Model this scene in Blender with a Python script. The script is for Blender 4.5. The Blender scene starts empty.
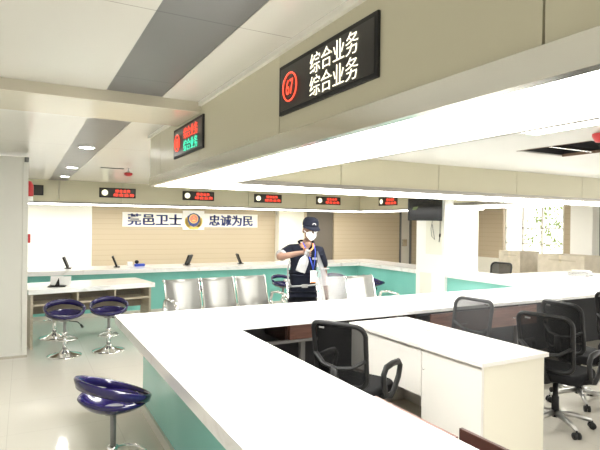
import bpy, bmesh, math, random
from mathutils import Vector, Matrix, Euler
random.seed(7)
S = bpy.context.scene
COL = S.collection
PI = math.pi
R = math.radians

# ------------------------------------------------------------------ camera
cam_d = bpy.data.cameras.new('camera')
cam = bpy.data.objects.new('camera', cam_d)
COL.objects.link(cam)
cam_d.sensor_fit = 'HORIZONTAL'
cam_d.sensor_width = 36.0
cam_d.lens = 36.0 * 514.7 / 600.0
cam_d.clip_start = 0.05
yaw, pitch, roll = R(28.214), R(-0.15), R(0.693)
fw = Vector((math.sin(yaw) * math.cos(pitch), math.cos(yaw) * math.cos(pitch), math.sin(pitch)))
r0 = Vector((math.cos(yaw), -math.sin(yaw), 0))
u0 = r0.cross(fw)
rr = math.cos(roll) * r0 + math.sin(roll) * u0
uu = -math.sin(roll) * r0 + math.cos(roll) * u0
M = Matrix((rr, uu, -fw)).transposed().to_4x4()
M.translation = Vector((0, 0, 1.68))
cam.matrix_world = M
S.camera = cam

# ------------------------------------------------------------------ world, exposure
W = bpy.data.worlds.new('world')
S.world = W
W.use_nodes = True
bg = W.node_tree.nodes['Background']
bg.inputs[0].default_value = (1.0, 0.98, 0.93, 1)
wt = W.node_tree                       # daylight is stronger on the window side (+x)
tcw = wt.nodes.new('ShaderNodeTexCoord'); sxw = wt.nodes.new('ShaderNodeSeparateXYZ'); mrw = wt.nodes.new('ShaderNodeMapRange')
wt.links.new(tcw.outputs['Generated'], sxw.inputs[0]); wt.links.new(sxw.outputs[0], mrw.inputs[0])
mrw.inputs[1].default_value = .3; mrw.inputs[2].default_value = .95
mrw.inputs[3].default_value = .42; mrw.inputs[4].default_value = 2.0
wt.links.new(mrw.outputs[0], bg.inputs[1])
S.view_settings.view_transform = 'Standard'
S.view_settings.look = 'None'
S.view_settings.gamma = 1
S.view_settings.use_curve_mapping = False
S.view_settings.exposure = 1.35
LED_STRENGTH = 8.5
DOWN_STRENGTH = 40.0

# ------------------------------------------------------------------ materials
def mat(name, col, rough=0.5, metal=0.0, spec=0.5, emit=None, estr=0.0, alpha=None):
    m = bpy.data.materials.new(name)
    m.use_nodes = True
    b = m.node_tree.nodes['Principled BSDF']
    b.inputs['Base Color'].default_value = (*col, 1)
    b.inputs['Roughness'].default_value = rough
    b.inputs['Metallic'].default_value = metal
    b.inputs['Specular IOR Level'].default_value = spec
    if emit:
        b.inputs['Emission Color'].default_value = (*emit, 1)
        b.inputs['Emission Strength'].default_value = estr
    if alpha is not None:
        b.inputs['Alpha'].default_value = alpha
    return m

def ramp_noise(m, c1, c2, scale=(1, 1, 1), nscale=5.0, detail=4.0, lo=0.35, hi=0.65, rough=None, dist=0.0):
    nt = m.node_tree
    b = nt.nodes['Principled BSDF']
    tc = nt.nodes.new('ShaderNodeTexCoord')
    mp = nt.nodes.new('ShaderNodeMapping')
    mp.inputs['Scale'].default_value = scale
    n = nt.nodes.new('ShaderNodeTexNoise')
    n.inputs['Scale'].default_value = nscale
    n.inputs['Detail'].default_value = detail
    n.inputs['Distortion'].default_value = dist
    cr = nt.nodes.new('ShaderNodeValToRGB')
    cr.color_ramp.elements[0].position = lo
    cr.color_ramp.elements[0].color = (*c1, 1)
    cr.color_ramp.elements[1].position = hi
    cr.color_ramp.elements[1].color = (*c2, 1)
    nt.links.new(tc.outputs['Object'], mp.inputs[0])
    nt.links.new(mp.outputs[0], n.inputs['Vector'])
    nt.links.new(n.outputs['Fac'], cr.inputs[0])
    nt.links.new(cr.outputs[0], b.inputs['Base Color'])
    return m

def seams(m, axis, period, width, base, line, offset=0.0, axis2=None, period2=1.0, offset2=0.0):
    """thin joint lines every `period` metres along an object axis"""
    nt = m.node_tree
    b = nt.nodes['Principled BSDF']
    tc = nt.nodes.new('ShaderNodeTexCoord')
    sp = nt.nodes.new('ShaderNodeSeparateXYZ')
    nt.links.new(tc.outputs['Object'], sp.inputs[0])
    def one(ax, per, off):
        a = nt.nodes.new('ShaderNodeMath'); a.operation = 'ADD'; a.inputs[1].default_value = off
        nt.links.new(sp.outputs[ax], a.inputs[0])
        w = nt.nodes.new('ShaderNodeMath'); w.operation = 'PINGPONG'; w.inputs[1].default_value = per / 2
        nt.links.new(a.outputs[0], w.inputs[0])
        l = nt.nodes.new('ShaderNodeMath'); l.operation = 'LESS_THAN'; l.inputs[1].default_value = width / 2
        nt.links.new(w.outputs[0], l.inputs[0])
        return l
    f = one(axis, period, offset)
    if axis2 is not None:
        g = one(axis2, period2, offset2)
        mx = nt.nodes.new('ShaderNodeMath'); mx.operation = 'MAXIMUM'
        nt.links.new(f.outputs[0], mx.inputs[0]); nt.links.new(g.outputs[0], mx.inputs[1])
        f = mx
    mix = nt.nodes.new('ShaderNodeMix'); mix.data_type = 'RGBA'
    mix.inputs[6].default_value = (*base, 1); mix.inputs[7].default_value = (*line, 1)
    nt.links.new(f.outputs[0], mix.inputs[0])
    nt.links.new(mix.outputs[2], b.inputs['Base Color'])
    return m

MT = {}
MT['ceiling'] = seams(mat('ceiling_metal_panel', (.60, .585, .52), .22, 0, .55), 1, 2.03, .006, (.60, .585, .52), (.36, .345, .30), 0.0)
MT['ceiling_in'] = mat('ceiling_inner_panel', (.52, .51, .465), .4)
MT['ceiling_grey'] = seams(mat('ceiling_grey_panel', (.115, .112, .108), .3, 0, .5), 1, 1.02, .008, (.115, .112, .108), (.06, .06, .06), 0.0)
MT['beam'] = mat('beam_paint', (.53, .49, .38), .16, 0, .7)
MT['fascia'] = mat('fascia_beige_panel', (.57, .535, .385), .33, 0, .45)
MT['fascia_gap'] = mat('fascia_joint', (.06, .055, .045), .6)
MT['steel'] = mat('brushed_steel', (.70, .68, .62), .16, 1.0)
MT['steel_dark'] = mat('brushed_steel_dark', (.27, .255, .22), .35, 1.0)
MT['chrome'] = mat('chrome', (.80, .80, .78), .10, 1.0)
MT['bench_metal'] = mat('bench_metal', (.40, .395, .375), .42, 1.0)
MT['led'] = mat('led_diffuser', (1, 1, 1), .5, emit=(1.0, .99, .95), estr=LED_STRENGTH)
MT['led_edge'] = mat('led_diffuser_far', (1, 1, 1), .5, emit=(1.0, .98, .93), estr=4.6)
MT['down'] = mat('downlight_lens', (1, 1, 1), .5, emit=(1.0, .98, .95), estr=DOWN_STRENGTH)
MT['floor'] = seams(mat('polished_tile', (.60, .57, .50), .09, 0, .6), 0, .8, .004, (.60, .57, .50), (.50, .47, .41), .1, 1, .8, .2)
MT['white_wall'] = mat('white_wall', (.88, .87, .83), .6)
MT['pillar'] = mat('pillar_cladding', (.66, .65, .59), .35)
MT['slat'] = seams(mat('slat_wall', (.50, .415, .295), .45), 2, .125, .008, (.50, .415, .295), (.41, .335, .23), 0)
MT['cream'] = mat('cream_paint', (.80, .78, .69), .45)
MT['marble'] = ramp_noise(mat('white_marble', (.85, .85, .83), .12, 0, .5), (.70, .685, .65), (.88, .875, .86), (1, 1, 1), 3.2, 8, .30, .45, dist=1.3)
MT['teal'] = ramp_noise(mat('teal_glass', (.2, .6, .54), .08, 0, .5), (.21, .56, .49), (.25, .63, .56), (1, 1, 1), 1.2, 2)
MT['skirt'] = mat('pale_skirting', (.62, .60, .52), .3)
MT['purple'] = mat('purple_plastic', (.016, .011, .075), .14, 0, .6)
MT['black'] = mat('black_plastic', (.010, .010, .010), .5, 0, .35)
MT['black_gloss'] = mat('black_gloss', (.012, .012, .012), .15)
MT['black_fabric'] = mat('black_fabric', (.011, .011, .012), .9, 0, .2)
MT['tan_wood'] = ramp_noise(mat('tan_laminate', (.5, .44, .34), .5), (.43, .375, .28), (.50, .445, .345), (1, 1, 14), 3.0, 4)
MT['tan_dark'] = ramp_noise(mat('grey_brown_laminate', (.27, .24, .2), .5), (.235, .20, .155), (.285, .245, .195), (1, 1, 14), 3.0, 4)
MT['white_lam'] = mat('white_laminate', (.70, .675, .63), .35)
MT['cream_lam'] = mat('cream_laminate', (.70, .665, .55), .4)
MT['brown'] = ramp_noise(mat('brown_wood', (.15, .06, .04), .4), (.13, .052, .036), (.21, .092, .062), (1, 1, 10), 4, 4)
MT['dark_brown'] = mat('dark_brown_wood', (.055, .022, .016), .45)
MT['grey_metal'] = mat('grey_metal', (.22, .215, .205), .45, .3)
MT['red'] = mat('red_paint', (.55, .035, .04), .4)
MT['carton'] = ramp_noise(mat('cardboard', (.56, .50, .40), .8), (.52, .465, .37), (.60, .54, .44), (1, 1, 1), 6, 3)
MT['tape'] = mat('packing_tape', (.66, .58, .44), .3)
MT['paper'] = mat('paper', (.86, .86, .84), .7)
MT['navy'] = mat('navy_polo_cloth', (.004, .005, .011), .9, 0, .2)
MT['trouser'] = mat('dark_trouser_cloth', (.005, .005, .007), .9, 0, .2)
MT['skin'] = mat('skin', (.165, .09, .06), .55)
MT['hair'] = mat('hair', (.01, .009, .008), .6)
MT['eye'] = mat('eye_dark', (.02, .015, .012), .3)
MT['mask'] = mat('mask_cloth', (.86, .86, .86), .8)
MT['orange'] = mat('orange_piping', (.75, .22, .06), .7)
MT['blue'] = mat('blue_lanyard', (.03, .07, .48), .6)
MT['hose'] = mat('grey_strap', (.25, .25, .245), .5)
MT['bottle'] = mat('white_bottle_plastic', (.30, .30, .295), .35)
MT['glove'] = mat('white_glove', (.55, .46, .42), .7)
MT['led_red'] = mat('led_red', (.3, .01, .01), .5, emit=(1.0, .075, .035), estr=.9)
MT['led_white'] = mat('led_warm_white', (.5, .5, .4), .5, emit=(1.0, .93, .66), estr=1.0)
MT['led_green'] = mat('led_green', (.05, .4, .3), .5, emit=(.05, 1.0, .55), estr=.55)
MT['led_yellow'] = mat('led_pale_yellow', (.5, .5, .3), .5, emit=(1.0, .98, .62), estr=.7)
MT['screen'] = mat('dark_led_panel', (.028, .026, .022), .3)
MT['navy_ink'] = mat('navy_blue_print', (.10, .14, .48), .6)
MT['banner'] = mat('white_banner', (.84, .84, .82), .55)
MT['gold'] = mat('gold_print', (.85, .62, .16), .5)
MT['emblem_red'] = mat('emblem_red', (.72, .22, .16), .5)
MT['emblem_blue'] = mat('emblem_blue', (.05, .07, .22), .5)
MT['doorway'] = mat('dark_door_leaf', (.14, .12, .095), .5)
MT['door_grey'] = mat('grey_door', (.60, .57, .51), .5)
MT['frame_dark'] = mat('dark_frame', (.12, .12, .12), .5)
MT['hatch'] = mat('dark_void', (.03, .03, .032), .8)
MT['rust'] = mat('brown_channel', (.20, .125, .085), .6)
MT['tv_badge'] = mat('green_sticker', (.13, .17, .07), .4)
MT['leaf'] = mat('leaf', (.30, .42, .12), .6)
MT['trunk'] = mat('bark', (.2, .15, .1), .9)
MT['glass'] = mat('clear_glass', (1, 1, 1), .02)
g = MT['glass'].node_tree
gb = g.nodes['Principled BSDF']
tr = g.nodes.new('ShaderNodeBsdfTransparent'); gl = g.nodes.new('ShaderNodeBsdfGlossy'); mx = g.nodes.new('ShaderNodeMixShader')
gl.inputs['Roughness'].default_value = .02; mx.inputs[0].default_value = .06
g.links.new(tr.outputs[0], mx.inputs[1]); g.links.new(gl.outputs[0], mx.inputs[2])
g.links.new(mx.outputs[0], g.nodes['Material Output'].inputs[0])
# open-weave net of the chair backs: a fine grid with holes
MT['net'] = mat('black_net', (.008, .008, .008), .9, 0, .2)
g = MT['net'].node_tree
tr = g.nodes.new('ShaderNodeBsdfTransparent'); mx = g.nodes.new('ShaderNodeMixShader'); mx.inputs[0].default_value = .82
g.links.new(tr.outputs[0], mx.inputs[1]); g.links.new(g.nodes['Principled BSDF'].outputs[0], mx.inputs[2])
g.links.new(mx.outputs[0], g.nodes['Material Output'].inputs[0])
def vol(name, dens, radii=None):
    """fine droplets; with radii the cloud thins out from its centre to its rim"""
    m = bpy.data.materials.new(name); m.use_nodes = True
    nt = m.node_tree; nt.nodes.remove(nt.nodes['Principled BSDF'])
    v = nt.nodes.new('ShaderNodeVolumeScatter')
    v.inputs['Density'].default_value = dens; v.inputs['Color'].default_value = (1, 1, 1, 1)
    nt.links.new(v.outputs[0], nt.nodes['Material Output'].inputs['Volume'])
    if radii:
        tc = nt.nodes.new('ShaderNodeTexCoord'); mp = nt.nodes.new('ShaderNodeMapping')
        mp.inputs['Scale'].default_value = [1 / r for r in radii]
        ln = nt.nodes.new('ShaderNodeVectorMath'); ln.operation = 'LENGTH'
        mr = nt.nodes.new('ShaderNodeMapRange'); mr.interpolation_type = 'SMOOTHSTEP'
        mr.inputs[1].default_value = .1; mr.inputs[2].default_value = 1.0
        mr.inputs[3].default_value = dens; mr.inputs[4].default_value = 0
        nt.links.new(tc.outputs['Object'], mp.inputs[0]); nt.links.new(mp.outputs[0], ln.inputs[0])
        nt.links.new(ln.outputs['Value'], mr.inputs[0]); nt.links.new(mr.outputs[0], v.inputs['Density'])
    return m

# ------------------------------------------------------------------ mesh helpers
class MB:
    """collects shapes into one mesh"""
    def __init__(s):
        s.bm = bmesh.new(); s.mi = 0
    def _tag(s, faces):
        for f in faces: f.material_index = s.mi
    def box(s, x0, y0, z0, x1, y1, z1, bev=0.0, mtx=None):
        n0 = set(s.bm.faces)
        r = bmesh.ops.create_cube(s.bm, size=1.0)
        vs = r['verts']
        for v in vs:
            v.co = Vector((x0 + (v.co.x + .5) * (x1 - x0), y0 + (v.co.y + .5) * (y1 - y0), z0 + (v.co.z + .5) * (z1 - z0)))
        if bev > 0:
            es = list({e for v in vs for e in v.link_edges})
            r2 = bmesh.ops.bevel(s.bm, geom=es, offset=bev, segments=2, affect='EDGES', profile=.6)
        new = [f for f in s.bm.faces if f not in n0]
        if mtx is not None:
            bmesh.ops.transform(s.bm, matrix=mtx, verts=list({v for f in new for v in f.verts}))
        s._tag(new)
        return s
    def quad(s, pts):
        f = s.bm.faces.new([s.bm.verts.new(p) for p in pts]); f.material_index = s.mi
        return s
    def prism(s, poly, h, mtx=None):
        """2-D polygon (x, y) raised by h along z, then moved by mtx"""
        mtx = mtx or Matrix()
        a = [s.bm.verts.new(mtx @ Vector((p[0], p[1], 0))) for p in poly]
        b = [s.bm.verts.new(mtx @ Vector((p[0], p[1], h))) for p in poly]
        fs = [s.bm.faces.new(list(reversed(a))), s.bm.faces.new(b)]
        n = len(poly)
        for i in range(n):
            fs.append(s.bm.faces.new([a[i], a[(i + 1) % n], b[(i + 1) % n], b[i]]))
        s._tag(fs)
        return s
    def tube(s, pts, rad, seg=10, closed=False, flat=1.0, caps=True):
        pts = [Vector(p) for p in pts]
        n = len(pts)
        rads = rad if isinstance(rad, (list, tuple)) else [rad] * n
        rings = []
        up = Vector((0, 0, 1))
        prevn = None
        for i, p in enumerate(pts):
            if closed: t = pts[(i + 1) % n] - pts[i - 1]
            else: t = pts[min(i + 1, n - 1)] - pts[max(i - 1, 0)]
            t.normalize()
            if prevn is None:
                a = up if abs(t.dot(up)) < .9 else Vector((1, 0, 0))
                nn = (a - t * a.dot(t)).normalized()
            else:
                nn = (prevn - t * prevn.dot(t)).normalized()
            prevn = nn
            bb = t.cross(nn)
            rings.append([s.bm.verts.new(p + nn * rads[i] * math.cos(2 * PI * k / seg) + bb * rads[i] * flat * math.sin(2 * PI * k / seg)) for k in range(seg)])
        fs = []
        for i in range(n if closed else n - 1):
            A, B = rings[i], rings[(i + 1) % n]
            for k in range(seg):
                fs.append(s.bm.faces.new([A[k], A[(k + 1) % seg], B[(k + 1) % seg], B[k]]))
        if not closed and caps:
            fs.append(s.bm.faces.new(list(reversed(rings[0])))); fs.append(s.bm.faces.new(rings[-1]))
        for f in fs: f.smooth = True
        s._tag(fs)
        return s
    def lathe(s, prof, c=(0, 0, 0), seg=24, sx=1.0, sy=1.0, cap=True):
        c = Vector(c)
        rings = [[s.bm.verts.new(c + Vector((r * sx * math.cos(2 * PI * k / seg), r * sy * math.sin(2 * PI * k / seg), z))) for k in range(seg)] for r, z in prof]
        fs = []
        for A, B in zip(rings, rings[1:]):
            for k in range(seg):
                fs.append(s.bm.faces.new([A[k], A[(k + 1) % seg], B[(k + 1) % seg], B[k]]))
        for f in fs: f.smooth = True
        if cap:
            fs.append(s.bm.faces.new(list(reversed(rings[0])))); fs.append(s.bm.faces.new(rings[-1]))
        s._tag(fs)
        return s
    def ball(s, c, rx, ry, rz, seg=16, mtx=None):
        m = (mtx or Matrix.Translation(Vector(c))) @ Matrix.Diagonal((rx, ry, rz, 1))
        n0 = set(s.bm.faces)
        bmesh.ops.create_uvsphere(s.bm, u_segments=seg, v_segments=max(6, seg // 2), radius=1.0, matrix=m)
        new = [f for f in s.bm.faces if f not in n0]
        for f in new: f.smooth = True
        s._tag(new)
        return s
    def build(s, name, m, parent=None, loc=None, rotz=0.0, fix=True):
        if fix: bmesh.ops.recalc_face_normals(s.bm, faces=s.bm.faces[:])
        me = bpy.data.meshes.new(name)
        s.bm.to_mesh(me); s.bm.free()
        for q in (m if isinstance(m, (list, tuple)) else [m]): me.materials.append(MT[q] if isinstance(q, str) else q)
        o = bpy.data.objects.new(name, me)
        COL.objects.link(o)
        if parent is not None: o.parent = parent
        if loc is not None: o.location = loc
        o.rotation_euler = (0, 0, rotz)
        return o

def tag(o, label, cat, group=None, kind=None):
    o['label'] = label; o['category'] = cat
    if group: o['group'] = group
    if kind: o['kind'] = kind
    return o
def struct(o):
    o['kind'] = 'structure'; return o
def thing(name, label, cat, loc=(0, 0, 0), rotz=0.0, group=None):
    o = bpy.data.objects.new(name, None); COL.objects.link(o)
    o.empty_display_size = .1
    o.location = loc; o.rotation_euler = (0, 0, rotz)
    return tag(o, label, cat, group)
def dup(root, loc, rotz, label=None):
    """copy of a thing with its parts and sub-parts"""
    r = root.copy(); COL.objects.link(r); r.location = loc; r.rotation_euler = (0, 0, rotz)
    if label: r['label'] = label
    for ch in list(root.children):
        c = ch.copy(); COL.objects.link(c); c.parent = r
        for gch in list(ch.children):
            d = gch.copy(); COL.objects.link(d); d.parent = c
    return r
def rrect(w, h, r, seg=5):
    """rounded rectangle outline centred on 0"""
    out = []
    for cx, cy, a0 in ((w / 2 - r, h / 2 - r, 0), (-w / 2 + r, h / 2 - r, 90), (-w / 2 + r, -h / 2 + r, 180), (w / 2 - r, -h / 2 + r, 270)):
        for k in range(seg + 1):
            a = R(a0 + 90 * k / seg)
            out.append((cx + r * math.cos(a), cy + r * math.sin(a)))
    return out
def basis(right, up, origin):
    right = Vector(right).normalized(); up = Vector(up).normalized(); nrm = right.cross(up)
    m = Matrix((right, up, nrm)).transposed().to_4x4(); m.translation = Vector(origin)
    return m
def text_mesh(txt, size, mtx, m, name, parent=None, bold=0.0, depth=.001, width=None, xs=1.0, heavy=0.0):
    """lettering as a thin mesh; (0,0) of the text is its centre"""
    cu = bpy.data.curves.new('lettering', 'FONT')
    cu.body = txt; cu.size = size; cu.align_x = 'CENTER'; cu.align_y = 'CENTER'
    cu.extrude = depth; cu.offset = bold
    t = bpy.data.objects.new('lettering', cu); COL.objects.link(t)
    dg = bpy.context.evaluated_depsgraph_get()
    me = bpy.data.meshes.new_from_object(t.evaluated_get(dg))
    bpy.data.objects.remove(t); bpy.data.curves.remove(cu)
    cx = [v.co.x for v in me.vertices]; cy = [v.co.y for v in me.vertices]
    if cx:
        ox, oy = (min(cx) + max(cx)) / 2, (min(cy) + max(cy)) / 2
        k = xs if width is None else width / (max(cx) - min(cx))
        for v in me.vertices: v.co = mtx @ Vector(((v.co.x - ox) * k, v.co.y - oy, v.co.z))
    if heavy:
        bm = bmesh.new()
        for dx in (-heavy, 0, heavy):
            k = len(bm.verts); bm.from_mesh(me); bm.verts.ensure_lookup_table()
            for v in bm.verts[k:]: v.co += mtx.to_3x3() @ Vector((dx, 0, 0))
        bm.to_mesh(me); bm.free()
    me.materials.clear(); me.materials.append(MT[m]); me.name = name
    o = bpy.data.objects.new(name, me); COL.objects.link(o)
    if parent is not None: o.parent = parent
    return o
def grown(name, verts, edges, radii, levels=2, root=0):
    """one smooth surface grown round a jointed skeleton; returns a mesh"""
    me = bpy.data.meshes.new(name); me.from_pydata(verts, edges, []); me.update()
    o = bpy.data.objects.new(name, me); COL.objects.link(o)
    o.modifiers.new('skin', 'SKIN').use_smooth_shade = True
    o.modifiers.new('sub', 'SUBSURF').levels = levels
    for i, v in enumerate(me.skin_vertices[0].data):
        r = radii[i]
        v.radius = r if isinstance(r, tuple) else (r, r)
        v.use_root = (i == root)
    dg = bpy.context.evaluated_depsgraph_get(); dg.update()
    out = bpy.data.meshes.new_from_object(o.evaluated_get(dg))
    bpy.data.objects.remove(o)
    for p in out.polygons: p.use_smooth = True
    return out
def join_meshes(name, items, parent=None):
    """[(mesh, material name)] into one object"""
    bm = bmesh.new(); mats = []
    for me, m in items:
        if m not in mats: mats.append(m)
        k = len(bm.faces)
        bm.from_mesh(me); bm.faces.ensure_lookup_table()
        for f in bm.faces[k:]: f.material_index = mats.index(m); f.smooth = True
    out = bpy.data.meshes.new(name); bm.to_mesh(out); bm.free()
    for m in mats: out.materials.append(MT[m])
    o = bpy.data.objects.new(name, out); COL.objects.link(o)
    if parent is not None: o.parent = parent
    return o
def ballmesh(c, rx, ry, rz, rot=None, seg=16):
    bm = bmesh.new()
    mtx = Matrix.Translation(Vector(c)) @ (Euler(rot).to_matrix().to_4x4() if rot else Matrix()) @ Matrix.Diagonal((rx, ry, rz, 1))
    bmesh.ops.create_uvsphere(bm, u_segments=seg, v_segments=seg // 2 + 2, radius=1, matrix=mtx)
    me = bpy.data.meshes.new('ball'); bm.to_mesh(me); bm.free(); return me

# ------------------------------------------------------------------ shell of the hall
C_OUT, C_IN, ZB = 2.50, 2.39, 2.02
BX0, BX1 = 1.06, 1.53        # left bulkhead, outer and inner face
BY0, BY1 = 4.55, 5.02        # cross bulkhead, inner and outer face
WALL_Y, WALL_X = 12.9, 11.5

struct(MB().box(-4.0, -3.0, -.1, 13.0, 14.0, 0).build('floor', 'floor'))
o = MB()
o.box(-4, -3, C_OUT, .445, 3.42, C_OUT + .08); o.box(.79, -3, C_OUT, BX0 + .1, 3.42, C_OUT + .08)
o.box(-4, 4.02, C_OUT, .44, WALL_Y + .2, C_OUT + .08); o.box(.77, 4.02, C_OUT, BX0 + .1, BY1 - .1, C_OUT + .08)
o.box(.77, BY1 - .1, C_OUT, WALL_X + .2, WALL_Y + .2, C_OUT + .08)
struct(o.build('ceiling', 'ceiling'))
o = MB()
HX0, HX1, HY0, HY1 = 4.09, 4.78, 2.60, 3.32
o.box(BX1 - .1, -3, C_IN, HX0, BY0 + .1, C_IN + .012); o.box(HX1, -3, C_IN, 12, BY0 + .1, C_IN + .012)
o.box(HX0, -3, C_IN, HX1, HY0, C_IN + .012); o.box(HX0, HY1, C_IN, HX1, BY0 + .1, C_IN + .012)
struct(o.build('ceiling_inner', 'ceiling_in'))
struct(MB().box(.445, -3, C_OUT + .004, .79, 3.42, C_OUT + .08).build('trim_1', 'ceiling_grey'))
struct(MB().box(.44, 4.02, C_OUT + .004, .77, WALL_Y + .2, C_OUT + .08).build('trim_2', 'ceiling_grey'))
struct(MB().box(-4, 3.42, 2.43, BX0, 4.02, C_OUT + .08, .006).build('ceiling_beam', 'beam'))

# bulkheads: beige panels with open joints over a dark core, steel edge, lit underside
def fascia(name, axis, pos, sgn, a0, a1, cuts, z0, z1, skin=.02):
    """clad face perpendicular to an axis ('x' or 'y'); sgn = outward direction"""
    b = MB(); e = [a0] + list(cuts) + [a1]; gp = .004
    for p, q in zip(e, e[1:]):
        lo, hi = sorted((pos, pos - sgn * skin))
        if axis == 'x': b.box(lo, p + gp, z0, hi, q - gp, z1)
        else: b.box(p + gp, lo, z0, q - gp, hi, z1)
    return struct(b.build(name, 'fascia'))
core = MB()
core.box(BX0 + .02, -3, 2.10, BX1 - .02, BY1 - .02, C_OUT + .06)
core.box(BX1 - .02, BY0 + .02, 2.10, 9.5, BY1 - .02, C_OUT + .06)
struct(core.build('bulkhead_core', 'fascia_gap'))
fascia('wall_bulkhead_left', 'x', BX0, -1, -3, BY1, (-.35, .79, 2.195, 3.46, 4.6), 2.10, C_OUT)
fascia('wall_bulkhead_inner_left', 'x', BX1, 1, -3, BY0, (0.8, 2.2, 3.4), 2.075, C_IN)
fascia('wall_bulkhead_cross', 'y', BY0, -1, BX1, 9.5, (2.92, 4.28, 5.62, 6.98, 8.3), 2.09, C_IN)
fascia('wall_bulkhead_cross_outer', 'y', BY1, 1, BX0, 9.5, (2.9, 4.3, 5.6, 7.0), 2.10, C_OUT)
st = MB()   # steel edge: outer band and the lips beside the light
st.box(BX0 - .008, -3, ZB, BX0 + .035, BY1 + .008, 2.10); st.box(BX0 + .035, BY1 - .035, ZB, 9.5, BY1 + .008, 2.10)
struct(MB().box(BX1 - .022, -3, ZB - .012, BX1 + .006, BY0 + .02, 2.075).build('trim_8', 'steel_dark'))
struct(st.build('trim_3', 'steel'))
struct(MB().box(BX1 + .006, BY0 - .010, 2.045, 9.5, BY0 + .02, 2.09).build('trim_7', 'steel_dark'))
struct(MB().box(BX0 - .022, -3, C_OUT - .028, BX0, BY1, C_OUT).build('trim_4', 'cream'))
cl = thing('ceiling_light', 'long white LED strip under the near bulkhead above the left counter', 'ceiling light', (0, 0, 0))
MB().box(BX0 + .035, -3, ZB + .008, BX1 - .02, BY1 - .035, 2.09).build('diffuser', 'led', cl)
cl = thing('ceiling_light', 'white LED strip under the cross bulkhead running to the right above the counter', 'ceiling light', (0, 0, 0))
MB().box(BX1 - .02, BY0 - .004, ZB + .002, 9.5, BY1 - .035, 2.044).build('diffuser', 'led', cl)

# far bulkhead above the back counter (L-shaped)
FY, FX = 11.5, 8.0
b = MB()
for p, q in zip((-4, .62, 1.86, 3.3, 4.75, 6.35), (.62, 1.86, 3.3, 4.75, 6.35, FX)):
    b.box(p + .006, FY, 2.065, q - .006, FY + .45, C_OUT)
struct(b.build('wall_bulkhead_back', 'fascia'))
b = MB()
for p, q in zip((7.64, 8.6, 10.1), (8.6, 10.1, FY)):
    b.box(FX, p + .006, 2.065, FX + .45, q - .006, C_OUT)
b.box(6.82, 5.03, 2.075, 7.27, 6.86, C_OUT)
struct(b.build('wall_bulkhead_right', 'fascia'))
st = MB().box(-4, FY - .006, 2.035, FX + .02, FY + .02, 2.07); st.box(FX - .006, 7.64, 2.035, FX + .02, FY, 2.07); st.box(6.812, 5.04, 2.03, 6.84, 6.86, 2.085)
struct(st.build('trim_5', 'steel_dark'))
cl = thing('ceiling_light', 'white LED strip under the far bulkhead with the row of red signs', 'ceiling light')
MB().box(-4, FY + .01, 2.015, FX + .45, FY + .44, 2.034).build('diffuser', 'led_edge', cl)
cl = thing('ceiling_light', 'white LED strip under the far bulkhead with the sign beside the television', 'ceiling light')
MB().box(FX + .01, 7.64, 2.015, FX + .44, FY - .005, 2.034).build('diffuser', 'led_edge', cl)
cl = thing('ceiling_light', 'short white LED strip under the beige bulkhead right of the white column', 'ceiling light')
MB().box(6.816, 5.04, 1.995, 7.26, 6.86, 2.028).build('diffuser', 'led_edge', cl)

# walls
struct(MB().box(-4, WALL_Y, 0, 1.4, WALL_Y + .15, C_OUT).build('wall_back_white', 'white_wall'))
b = MB().box(1.4, WALL_Y, 0, 6.14, WALL_Y + .15, C_OUT); b.box(8.06, WALL_Y, 0, 10.5, WALL_Y + .15, C_OUT); b.box(10.98, WALL_Y, 0, WALL_X, WALL_Y + .15, C_OUT)
b.box(7.02, WALL_Y, 0, 7.14, WALL_Y + .15, C_OUT)
struct(b.build('wall_back', 'slat'))
b = MB().box(6.14, WALL_Y - .25, 0, 6.62, WALL_Y + .15, C_OUT); b.box(6.62, WALL_Y - .05, 0, 7.02, WALL_Y + .15, C_OUT)
struct(b.build('wall_back_pier', 'cream'))
d = struct(MB().box(7.14, WALL_Y + .06, 0, 8.06, WALL_Y + .12, C_OUT).build('door_1', 'doorway'))
d2 = struct(MB().box(10.56, WALL_Y + .02, 0, 10.92, WALL_Y + .10, 2.2).build('door_2', 'door_grey'))
b = MB().box(10.5, WALL_Y - .03, 0, 10.56, WALL_Y + .1, 2.3); b.box(10.92, WALL_Y - .03, 0, 10.98, WALL_Y + .1, 2.3); b.box(10.56, WALL_Y - .03, 2.2, 10.92, WALL_Y + .1, 2.3)
b.build('door_frame', 'frame_dark', d2)
MB().box(10.63, WALL_Y - .02, 1.0, 10.80, WALL_Y + .02, 1.22, .01).build('door_plate', 'steel', d2)
# right wall with its window
WY0, WY1, WZ0, WZ1 = 7.98, 9.68, .85, 2.25
b = MB().box(WALL_X, 9.75, .80, WALL_X + .15, WALL_Y, C_OUT); b.box(WALL_X, 7.70, .80, WALL_X + .15, WY0 - .04, C_OUT)
b.box(WALL_X, WY0 - .04, WZ1 + .04, WALL_X + .15, 9.75, C_OUT)
struct(b.build('wall_right', 'slat'))
b = MB().box(WALL_X, 7.70, 0, WALL_X + .15, WALL_Y, .80); b.box(WALL_X, 3, 0, WALL_X + .15, 7.70, C_OUT)
struct(b.build('wall_right_dado', 'cream'))
w = struct(MB().box(WALL_X + .06, WY0, WZ0, WALL_X + .066, WY1, WZ1).build('window_1', 'glass'))
b = MB()
for y in (WY0 - .02, 8.55, 9.12, WY1 - .02): b.box(WALL_X + .03, y, WZ0 - .04, WALL_X + .09, y + .04, WZ1 + .04)
for z in (WZ0 - .04, 1.22, 1.62, WZ1): b.box(WALL_X + .03, WY0, z, WALL_X + .09, WY1, z + .03)
b.box(WALL_X - .04, WY0, .80, WALL_X + .09, WY1, .82)
b.build('window_frame', 'cream', w)
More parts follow.
